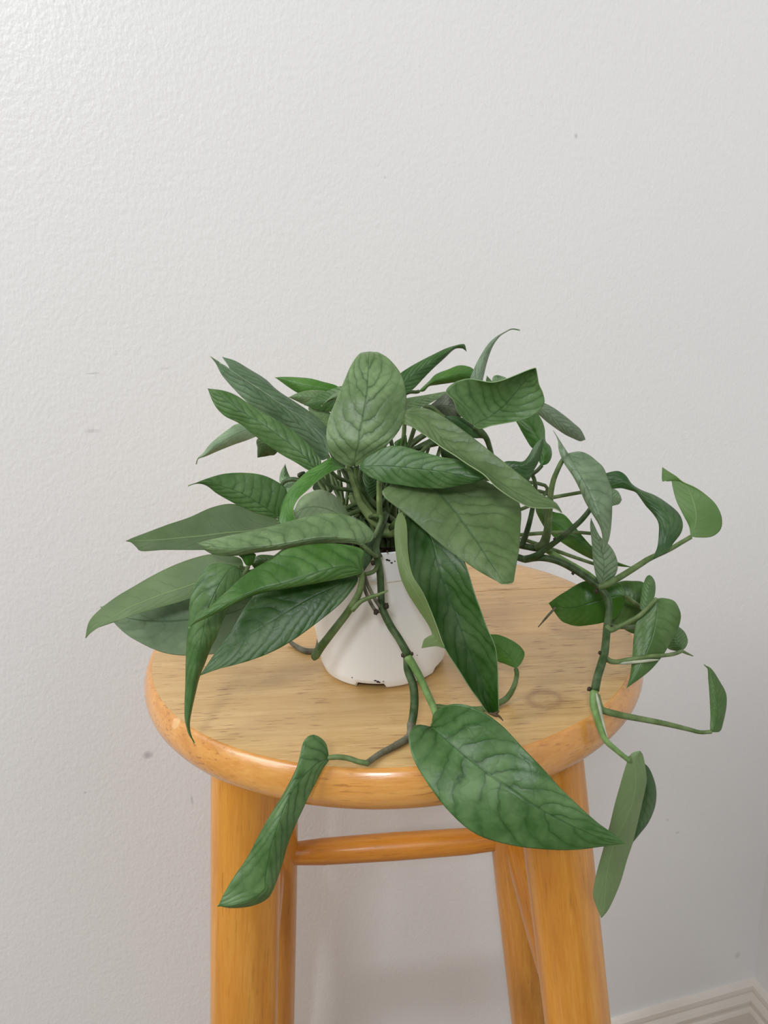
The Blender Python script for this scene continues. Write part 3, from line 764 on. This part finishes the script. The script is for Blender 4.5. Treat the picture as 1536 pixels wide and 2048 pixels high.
 (47,'d3',0,0,[[1285,-1261,7360],[1338,-1240,7293,1298,-1260,7280,1278,-1241,7288],[1378,-1236,7179,1319,-1263,7182,1276,-1233,7192],[1380,-1240,7070,1313,-1269,7076,1263,-1236,7084],[1343,-1259,6979,1286,-1282,6995,1252,-1257,6988],[1291,-1277,6919,1260,-1292,6923,1231,-1274,6931],[1246,-1295,6877]]),
 (48,'d2',0,0,[[174,-1346,7679],[194,-1382,7782,201,-1419,7689,97,-1398,7724],[278,-1432,7850,256,-1498,7677,58,-1472,7710],[381,-1495,7860,320,-1576,7658,71,-1556,7645],[490,-1563,7809,394,-1645,7627,126,-1633,7565],[582,-1645,7730,476,-1716,7591,218,-1720,7466],[661,-1705,7659,571,-1770,7542,337,-1785,7380],[735,-1748,7579,667,-1805,7486,493,-1818,7336],[813,-1793,7509,763,-1836,7443,648,-1846,7326],[891,-1824,7440,850,-1852,7403,783,-1857,7325],[955,-1843,7395,928,-1860,7375,895,-1860,7337],[1011,-1866,7354]]),
 (49,'g',0,0,[[-331,-1549,7662],[-335,-1556,7646,-368,-1575,7661,-345,-1536,7737],[-361,-1576,7621,-396,-1601,7658,-397,-1540,7785],[-397,-1605,7568,-455,-1638,7618,-446,-1562,7765],[-434,-1632,7510,-505,-1676,7568,-479,-1605,7665],[-466,-1658,7455,-539,-1713,7518,-548,-1651,7552],[-501,-1696,7400,-568,-1752,7459,-618,-1699,7461],[-538,-1732,7326,-599,-1787,7386,-674,-1737,7379],[-565,-1761,7247,-621,-1816,7308,-726,-1767,7296],[-596,-1800,7177,-637,-1844,7230,-790,-1804,7221],[-633,-1833,7121,-642,-1861,7188,-834,-1834,7163],[-708,-1852,7096,-719,-1873,7146,-850,-1850,7138],[-802,-1863,7099,-806,-1879,7127,-857,-1862,7126],[-861,-1878,7131]]),
 (50,'b2',1,0,[[-219,-62,9224],[-294,-38,9206,-279,-44,9236,-267,-22,9262],[-380,-15,9201,-364,-25,9250,-351,10,9286],[-454,8,9205,-436,-6,9263,-425,37,9306],[-516,35,9223,-504,20,9278,-499,62,9314],[-571,67,9255,-567,55,9295,-568,86,9318],[-615,96,9285,-612,88,9306,-613,106,9318],[-658,120,9315]]),
 (51,'s',1,0,[[-255,-137,9182],[-316,-128,9148,-301,-133,9195,-312,-104,9233],[-388,-115,9150,-372,-130,9204,-372,-87,9247],[-460,-103,9163,-449,-120,9212,-438,-78,9248],[-512,-92,9188,-509,-102,9216,-504,-78,9234],[-558,-86,9212]]),
 (52,'g',1,0,[[-195,-223,9243],[-241,-227,9159,-226,-223,9215,-220,-193,9276],[-289,-218,9131,-279,-222,9189,-289,-181,9261],[-336,-208,9137,-344,-213,9191,-348,-179,9238],[-394,-204,9151,-397,-206,9186,-402,-185,9216],[-456,-201,9176]]),
 (53,'s',1,0,[[-198,-279,9267],[-236,-270,9210,-228,-276,9239,-233,-256,9259],[-283,-255,9204,-281,-271,9221,-287,-248,9230],[-324,-256,9188,-320,-268,9197,-320,-252,9202],[-350,-264,9174]]),
 (54,'s',1,0,[[-307,-277,8983],[-376,-209,9057,-339,-224,9070,-307,-201,9088],[-433,-166,9136,-385,-188,9125,-313,-169,9124],[-431,-162,9167]]),
 (55,'p',1,0,[[-583,-233,8627],[-630,-154,8671,-592,-166,8679,-544,-145,8702],[-657,-89,8694,-618,-106,8709,-583,-85,8707],[-645,-80,8748,-622,-95,8744,-602,-80,8749],[-613,-80,8798]]),
 (56,'d',1,0,[[-103,-501,8637],[-143,-451,8696,-100,-469,8698,-47,-456,8681],[-131,-417,8769,-92,-438,8760,-44,-426,8737],[-117,-407,8818]]),
 (57,'o',1,0,[[-366,-273,8631],[-439,-218,8663,-378,-236,8665,-320,-223,8646],[-415,-178,8707,-359,-196,8709,-306,-177,8708],[-340,-152,8766]]),
 (58,'b2',1,0,[[88,-497,8939],[65,-470,8972,101,-487,8976,139,-478,8942],[97,-457,8993,113,-474,8996,140,-462,8975],[137,-456,9011]]),
 (59,'d3',1,0,[[342,-508,9119],[419,-506,9115,406,-522,9099,400,-517,9076],[483,-513,9088,469,-540,9066,453,-528,9037],[535,-530,9044,521,-555,9027,505,-544,8996],[571,-547,9013,558,-562,9005,548,-553,8992],[586,-567,8985]]),
 (60,'o',1,0,[[450,-480,8854],[397,-448,8855,397,-456,8891,428,-432,8908],[337,-429,8871,343,-437,8907,357,-412,8930],[334,-416,8932]]),
 (61,'b2',0,0,[[684,-901,7744],[658,-888,7753,674,-894,7769,717,-875,7762],[616,-876,7768,650,-882,7813,742,-846,7809],[584,-870,7781,608,-870,7852,704,-827,7860],[568,-878,7834,564,-879,7897,614,-836,7919],[545,-888,7898,536,-891,7928,540,-864,7945],[483,-901,7964]]),
 (62,'b',1,0,[[-722,-1056,8477],[-738,-1046,8489,-719,-1066,8498,-700,-1047,8487],[-753,-1043,8521,-714,-1069,8539,-684,-1044,8520],[-766,-1042,8540,-719,-1060,8554,-682,-1042,8541],[-724,-1049,8574]]),
 (63,'o3',1,0,[[-560,-942,8475],[-643,-931,8426,-638,-937,8467,-614,-914,8485],[-707,-926,8417,-697,-933,8457,-693,-907,8486],[-729,-929,8446]]),
 (64,'d3',1,0,[[-68,-916,8566],[-60,-948,8511,-91,-964,8519,-122,-947,8514],[-83,-988,8467,-108,-1006,8469,-134,-986,8474],[-132,-1043,8414]]),
]
STEMS = [
 ('stem','vine',0,[[-5,-607,8591,2.2],[-42,-818,8544,1.9],[-62,-949,8522,1.9],[-59,-992,8482,1.9],[-48,-1007,8395,1.9],[-47,-1018,8318,1.9],[-48,-1044,8229,1.9],[-38,-1064,8193,2.0],[-3,-1095,8122,2.0],[34,-1121,8066,2.0],[76,-1153,7990,2.2]]),
 ('stem','vinelight',0,[[76,-1156,7980,2.2],[128,-1193,7889,2.0],[171,-1231,7791,1.9],[199,-1261,7725,1.8],[207,-1296,7673,1.6],[181,-1320,7662,1.5]]),
 ('stem','vine',0,[[70,-1139,7967,1.9],[73,-1167,7905,2.1],[95,-1197,7839,2.2],[99,-1226,7774,2.2],[90,-1257,7701,2.2],[76,-1290,7659,2.1]]),
 ('stem','dry',0,[[74,-1296,7675,2.0],[62,-1335,7622,2.0],[-17,-1415,7620,1.7],[-90,-1476,7620,1.5],[-156,-1557,7624,1.4]]),
 ('petiole','pet',49,[[-145,-1563,7629,1.4],[-190,-1568,7644,1.3],[-239,-1560,7660,1.3],[-288,-1566,7674,1.3],[-333,-1567,7673,1.2]]),
 ('stem','vine',0,[[585,-476,8323,2.0],[713,-538,8289,2.0],[759,-561,8280,2.0],[796,-583,8274,2.0],[838,-601,8286,2.0],[888,-620,8292,2.0],[946,-643,8285,2.0],[1002,-669,8266,2.0],[1060,-708,8237,2.0],[1116,-749,8203,2.0],[1171,-791,8165,2.0]]),
 ('stem','vine',0,[[1171,-794,8156,2.0],[1201,-825,8121,2.0],[1210,-849,8074,2.0],[1198,-883,8027,2.0],[1179,-926,7985,2.1],[1159,-981,7938,2.1],[1135,-1039,7881,2.2],[1108,-1081,7842,2.2],[1077,-1126,7794,2.2],[1051,-1173,7741,2.3]]),
 ('stem','vinelight',0,[[1047,-1174,7737,2.2],[1034,-1209,7687,2.0],[1044,-1259,7621,1.8],[1071,-1305,7534,1.6],[1126,-1321,7476,1.4],[1196,-1320,7409,1.3]]),
 ('petiole','pet',35,[[1165,-801,8168,1.9],[1217,-814,8194,1.9],[1309,-792,8236,1.8],[1401,-769,8281,1.7],[1458,-751,8306,1.6],[1569,-730,8344,1.4],[1640,-720,8379,1.3],[1696,-712,8407,1.3]]),
 ('stem','vine',0,[[790,-602,8281,2.2],[814,-629,8297,2.0],[858,-652,8326,1.8],[891,-664,8357,1.7],[951,-689,8413,1.6],[1012,-704,8470,1.6],[1072,-718,8531,1.5],[1117,-722,8588,1.4],[1159,-706,8644,1.2]]),
 ('petiole','pet',33,[[867,-585,8341,3.0],[892,-617,8374,2.8],[908,-636,8454,2.3],[916,-631,8544,1.9],[923,-632,8613,1.7],[926,-633,8681,1.6],[938,-635,8749,1.5],[956,-640,8802,1.4],[984,-635,8857,1.3],[1014,-644,8898,1.2]]),
 ('petiole','vine',31,[[778,-544,8341,1.9],[804,-536,8404,1.7],[832,-521,8493,1.5],[852,-507,8578,1.4],[865,-501,8673,1.3],[858,-506,8726,1.2],[848,-507,8759,1.2],[872,-521,8784,1.1],[898,-523,8813,1.1]]),
 ('stem','vine',0,[[743,-520,8349,1.9],[803,-544,8340,1.9],[853,-566,8335,2.0],[894,-586,8337,2.2]]),
 ('stem','pet',0,[[918,-307,8549,1.1],[997,-352,8574,1.2],[1068,-369,8589,1.1],[1157,-385,8606,1.1],[1250,-382,8615,1.0]]),
 ('stem','pet',0,[[788,-269,8319,1.1],[828,-287,8328,1.2],[952,-315,8341,1.2],[1057,-315,8341,1.1],[1157,-335,8342,1.1],[1243,-367,8340,1.1]]),
 ('stem','pet',0,[[810,-360,8328,1.2],[850,-374,8315,1.2],[913,-410,8299,1.2],[987,-438,8275,1.2],[1092,-488,8243,1.1],[1209,-540,8209,1.0]]),
 ('stem','vinelight',0,[[911,-549,8321,1.6],[960,-577,8295,1.8],[1017,-608,8260,2.0],[1082,-639,8225,2.0],[1133,-687,8202,1.8],[1169,-735,8181,1.5]]),
 ('stem','pet',0,[[788,-371,8509,1.1],[826,-367,8521,1.1],[874,-363,8537,1.0]]),
 ('petiole','pet',43,[[1170,-935,7990,1.8],[1192,-950,7976,1.6],[1241,-936,7987,1.4],[1293,-947,8020,1.3],[1345,-957,8058,1.3],[1401,-952,8114,1.2],[1436,-943,8144,1.1]]),
 ('petiole','pet',44,[[1127,-1049,7883,1.5],[1151,-1058,7852,1.5],[1189,-1052,7836,1.4],[1237,-1042,7834,1.4],[1287,-1058,7852,1.3],[1362,-1082,7875,1.2],[1459,-1046,7858,1.1],[1528,-999,7840,1.1],[1587,-959,7835,1.0]]),
 ('stem','sheath',0,[[1152,-1063,7850,0.6],[1224,-1049,7827,1.0],[1285,-1067,7838,1.0],[1355,-1088,7854,0.9],[1411,-1088,7855,0.3]]),
 ('stem','pet',0,[[1586,-949,7831,0.9],[1615,-954,7816,0.7],[1653,-949,7795,0.25]]),
 ('petiole','pet',45,[[1056,-1189,7721,1.8],[1064,-1212,7677,1.8],[1083,-1220,7648,1.8],[1150,-1226,7626,1.8],[1219,-1222,7604,1.7],[1393,-1216,7555,1.5],[1539,-1200,7501,1.2],[1610,-1197,7476,1.1],[1675,-1188,7469,1.1]]),
 ('stem','sheath',0,[[1051,-1200,7737,0.4],[1057,-1223,7693,0.9],[1068,-1277,7612,0.7],[1080,-1316,7550,0.2]]),
 ('petiole','pet',61,[[684,-901,7744,1.3],[685,-920,7715,1.3],[656,-1000,7692,1.4],[620,-1007,7631,1.6],[570,-1052,7626,1.7],[477,-1105,7624,1.7],[393,-1106,7624,1.6],[294,-1085,7626,1.5],[210,-1078,7636,1.4]]),
 ('petiole','pet',11,[[-138,-1146,8452,1.4],[-141,-1140,8402,1.5],[-156,-1136,8343,1.7],[-187,-1132,8284,1.9],[-231,-1120,8216,2.0],[-287,-1110,8143,2.1],[-343,-1100,8070,2.2],[-383,-1093,8018,2.4],[-411,-1086,7971,2.3],[-418,-1091,7954,1.2]]),
 ('stem','pet',0,[[-198,-1152,8250,1.3],[-151,-1150,8295,1.2],[-105,-1154,8316,1.1],[-60,-1160,8332,0.9],[-10,-1164,8353,0.3]]),
 ('petiole','petlight',8,[[-212,-620,8874,1.3],[-192,-615,8855,1.4],[-176,-611,8795,1.6],[-158,-610,8726,1.9],[-140,-608,8662,2.2],[-104,-614,8605,2.6],[-63,-618,8552,3.1],[-9,-619,8515,3.4],[46,-614,8493,3.2]]),
 ('petiole','pet',1,[[-155,-646,8891,1.3],[-154,-632,8832,1.3],[-148,-610,8765,1.4],[-127,-597,8698,1.4],[-82,-581,8611,1.6],[-24,-568,8547,1.8]]),
 ('petiole','vine',20,[[-124,-700,8885,1.2],[-133,-658,8815,1.3],[-111,-621,8726,1.4],[-63,-589,8653,1.5],[-5,-577,8589,1.5],[54,-572,8532,1.5]]),
 ('petiole','petlight',19,[[38,-759,8896,1.3],[-23,-726,8831,1.4],[-32,-700,8738,1.6],[-36,-674,8647,1.6],[-32,-638,8557,1.7]]),
 ('stem','pet',0,[[-322,-253,8776,1.2],[-307,-292,8699,1.2],[-280,-326,8640,1.2],[-249,-354,8604,1.2]]),
 ('stem','pet',0,[[-272,-252,8779,1.2],[-265,-286,8720,1.2],[-259,-323,8651,1.2],[-255,-357,8593,1.2]]),
 ('stem','pet',0,[[-208,-258,8759,1.2],[-220,-308,8675,1.2],[-235,-357,8592,1.2]]),
 ('stem','pet',0,[[-353,-259,8754,1.2],[-347,-298,8709,1.2],[-333,-335,8669,1.2]]),
 ('stem','pet',0,[[-401,-263,8739,1.2],[-383,-299,8705,1.2],[-359,-333,8676,1.2]]),
 ('stem','pet',0,[[-311,-255,8769,1.2],[-284,-291,8704,1.2],[-260,-326,8639,1.2],[-231,-370,8547,1.2]]),
 ('stem','pet',0,[[-199,-429,8669,2.0],[-179,-445,8613,2.2],[-168,-464,8547,2.2]]),
 ('stem','petlight',0,[[-76,-622,8502,1.4],[-27,-636,8492,2.6],[34,-644,8499,3.4],[78,-714,8546,2.6],[81,-758,8609,1.6]]),
 ('petiole','pet',17,[[117,-793,8668,1.5],[83,-756,8615,2.0],[30,-657,8525,2.4]]),
 ('stem','dark',0,[[-65,-886,8562,0.8],[-59,-927,8526,0.8],[-46,-959,8488,0.7],[-34,-984,8473,0.5]]),
 ('stem','vine',0,[[151,-267,8872,1.8],[193,-262,8890,1.8],[246,-258,8905,1.9],[305,-254,8916,1.9],[354,-233,8918,1.9]]),
 ('stem','pet',0,[[261,-175,8830,1.0],[278,-164,8869,1.0],[296,-147,8926,1.0]]),
 ('stem','pet',0,[[329,-179,8815,1.2],[343,-169,8849,1.2],[363,-153,8906,1.2]]),
 ('petiole','vine',22,[[507,-586,9066,1.6],[549,-585,9031,1.7],[577,-576,8990,1.6],[593,-557,8947,1.5],[610,-532,8891,1.4],[627,-492,8813,1.4]]),
 ('stem','vine',0,[[-642,-177,8677,1.2],[-614,-188,8710,1.3],[-566,-204,8727,1.4],[-517,-226,8723,1.4],[-469,-254,8700,1.4]]),
 ('stem','dark',0,[[-521,-219,8749,1.6],[-500,-217,8757,1.8],[-482,-216,8759,1.8]]),
 ('stem','dry',0,[[-680,-142,7626,1.2],[-628,-211,7617,1.6],[-572,-277,7616,1.9],[-520,-299,7616,2.0],[-483,-286,7622,1.7],[-471,-205,7652,1.6],[-470,-93,7683,1.5],[-474,15,7720,1.4]]),
 ('stem','dry',0,[[986,-533,7941,0.7],[932,-548,7890,0.7],[881,-545,7825,0.3]]),
 ('stem','dry',0,[[-133,-1008,8389,1.2],[-115,-1024,8334,1.0],[-87,-1041,8274,1.0],[-64,-1053,8234,1.0],[-50,-1058,8213,0.8]]),
 ('stem','dry',0,[[-140,-1011,8342,1.0],[-123,-1029,8282,0.9],[-95,-1046,8221,0.9],[-73,-1063,8197,0.9],[-50,-1061,8206,0.8]]),
 ('stem','dead',0,[[477,-1260,7690,0.5],[511,-1272,7683,1.0],[531,-1275,7675,0.6],[550,-1281,7653,0.25]]),
 ('stem','dead',0,[[503,-1271,7688,0.8],[521,-1269,7695,0.7],[532,-1267,7702,0.3]]),
 ('petiole','pet',47,[[1188,-1317,7417,1.0],[1237,-1298,7411,1.0],[1285,-1261,7360,0.9],[1291,-1262,7321,0.6]]),
 ('petiole','pet',40,[[1184,-920,7990,1.2],[1230,-899,7970,1.2],[1365,-809,7922,1.2],[1466,-690,7902,1.2],[1494,-621,7924,1.2],[1455,-640,7967,1.2],[1402,-648,8012,1.2],[1361,-654,8046,1.2]]),
 ('petiole','pet',41,[[1479,-659,7901,1.1],[1500,-614,7913,1.1],[1508,-581,7919,1.0],[1483,-561,7935,0.8]]),
 ('petiole','pet',42,[[1358,-959,8070,0.9],[1381,-928,8053,0.9],[1399,-901,8037,0.9],[1403,-892,8051,0.7]]),
]
NUBS = [[-21,-1065,8228,2.0],[-78,-1082,8204,1.8],[96,-1162,7996,1.3],[51,-1155,7986,1.3],[-83,-993,8443,1.6],[-5,-959,8490,0.8],[1109,-1037,7888,1.3],[1020,-1171,7748,1.6],[1147,-807,8147,1.6],[1037,-722,8227,1.2],[938,-686,8424,1.0],[1201,-926,7984,1.2]]


M_TOP, M_UNDER, M_EDGE = mat_leaf_top(), mat_leaf_under(), mat_margin()
M_STEM = mat_stem()
NV, NU = 48, 16
CROWN = POT + Vector((0.0, 0.004, 0.074))


def blade(rows, relief):
    """loft left margin - midrib - right margin; parabola across, never past the margins"""
    A = np.array([r if len(r) == 9 else r * 3 for r in rows], float) * 1e-4
    L, Mm, R = (catmull(A[:, 3 * i:3 * i + 3], NV) for i in range(3))
    seg = np.linalg.norm(np.diff(Mm, axis=0), axis=1)
    v = np.concatenate([[0], np.cumsum(seg)])
    v /= v[-1]
    verts, uvs = [], []
    us = np.sin(np.linspace(-1, 1, NU + 1) * math.pi / 2 * 0.92) / math.sin(math.pi / 2 * 0.92)
    for i in range(NV):
        a = (L[i] + R[i]) / 2 - Mm[i]
        b = (R[i] - L[i]) / 2
        bb, ab = float(b @ b), abs(float(a @ b))
        w = max(0.0, min(0.75, (bb / ab - 1.0) if ab > 1e-12 else 0.75))
        for u in us:
            verts.append(Mm[i] + b * u + a * (w * u * u + (1 - w) * abs(u)))
            uvs.append((0.5 + 0.5 * u, v[i]))
    faces = []
    for i in range(NV - 1):
        for j in range(NU):
            p = i * (NU + 1) + j
            faces.append((p, p + 1, p + NU + 2, p + NU + 1))
    verts = np.array(verts)
    # quilting between the side veins, along the blade's normals
    G = verts.reshape(NV, NU + 1, 3)
    du = np.gradient(G, axis=1)
    dv = np.gradient(G, axis=0)
    nn = np.cross(du, dv)
    nn /= np.linalg.norm(nn, axis=2)[:, :, None] + 1e-9
    aa = np.abs(us)[None, :] * 0.5
    ph = v[:, None] - 0.55 * aa ** 1.4 + 0.035 * (us[None, :] > 0)
    saw = np.abs((ph * 11.0) % 1.0 - 0.5)
    width = np.linalg.norm(R - L, axis=1)[:, None]
    amp = 0.00014 * relief * np.clip(width / 0.03, 0.0, 1.0) * (1 - (2 * aa) ** 2) * np.clip(aa * 10, 0, 1)
    G = G + nn * ((np.cos(2 * math.pi * saw) * amp)[:, :, None])
    return G.reshape(-1, 3), faces, uvs


rng = random.Random(11)
leaf_objects = {}
for (lid, key, auto, under, rows) in LEAVES:
    relief = RELIEF.get(key, 0.3)
    verts, faces, uvs = blade(rows, relief)
    o = link_mesh('leaf', verts, faces, [M_TOP, M_UNDER, M_EDGE], plant, uvs=uvs)
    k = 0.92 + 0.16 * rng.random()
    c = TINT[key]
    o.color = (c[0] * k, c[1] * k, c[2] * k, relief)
    md = o.modifiers.new('thickness', 'SOLIDIFY')
    md.thickness = 0.00045
    md.offset = -1.0
    md.material_offset = 1
    md.material_offset_rim = 2
    leaf_objects[lid] = o
    if auto:
        p = np.array(rows[0][:3]) * 1e-4
        m1 = np.array(rows[1][3:6]) * 1e-4
        back = p - m1
        back /= np.linalg.norm(back) + 1e-9
        c0 = np.array(CROWN) + np.array([rng.uniform(-.014, .014), rng.uniform(-.006, .016), -0.004])
        dist = np.linalg.norm(p - c0)
        q1 = p + back * min(0.012, dist * 0.25)
        q2 = c0 + np.array([0, 0, 0.45 * dist]) * 0.6 + (p - c0) * 0.25
        pts = [list(m1 * 0.25 + p * 0.75) + [0.0007], list(p) + [0.0011], list(q1) + [0.0012], list(q2) + [0.0014], list(c0) + [0.002]]
        tv, tf = tube(pts, 8, 6)
        s = link_mesh('petiole', tv, tf, M_STEM, o)
        s.color = (0.070, 0.120, 0.030, 1)

for (kind, key, owner, pts) in STEMS:
    P = [[x * 1e-4, y * 1e-4, z * 1e-4, r * 1e-3] for x, y, z, r in pts]
    tv, tf = tube(P, 12 if kind == 'stem' else 10, 6, 0.04 if key in ('vine', 'vinelight') else 0.0)
    s = link_mesh(kind, tv, tf, M_STEM, leaf_objects[owner] if owner else plant)
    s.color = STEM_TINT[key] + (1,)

M_ROOT = mat_plain('aerial_root', srgb(58, 42, 28), 0.7)
for (x, y, z, r) in NUBS:
    bm = bmesh.new()
    bmesh.ops.create_icosphere(bm, subdivisions=2, radius=r * 0.7e-3)
    rr = random.Random(x)
    for v in bm.verts:
        v.co *= 0.75 + 0.5 * rr.random()
        v.co.z *= 1.25
    o = from_bm('aerial_root', bm, M_ROOT, plant)
    o.location = (x * 1e-4, y * 1e-4, z * 1e-4)
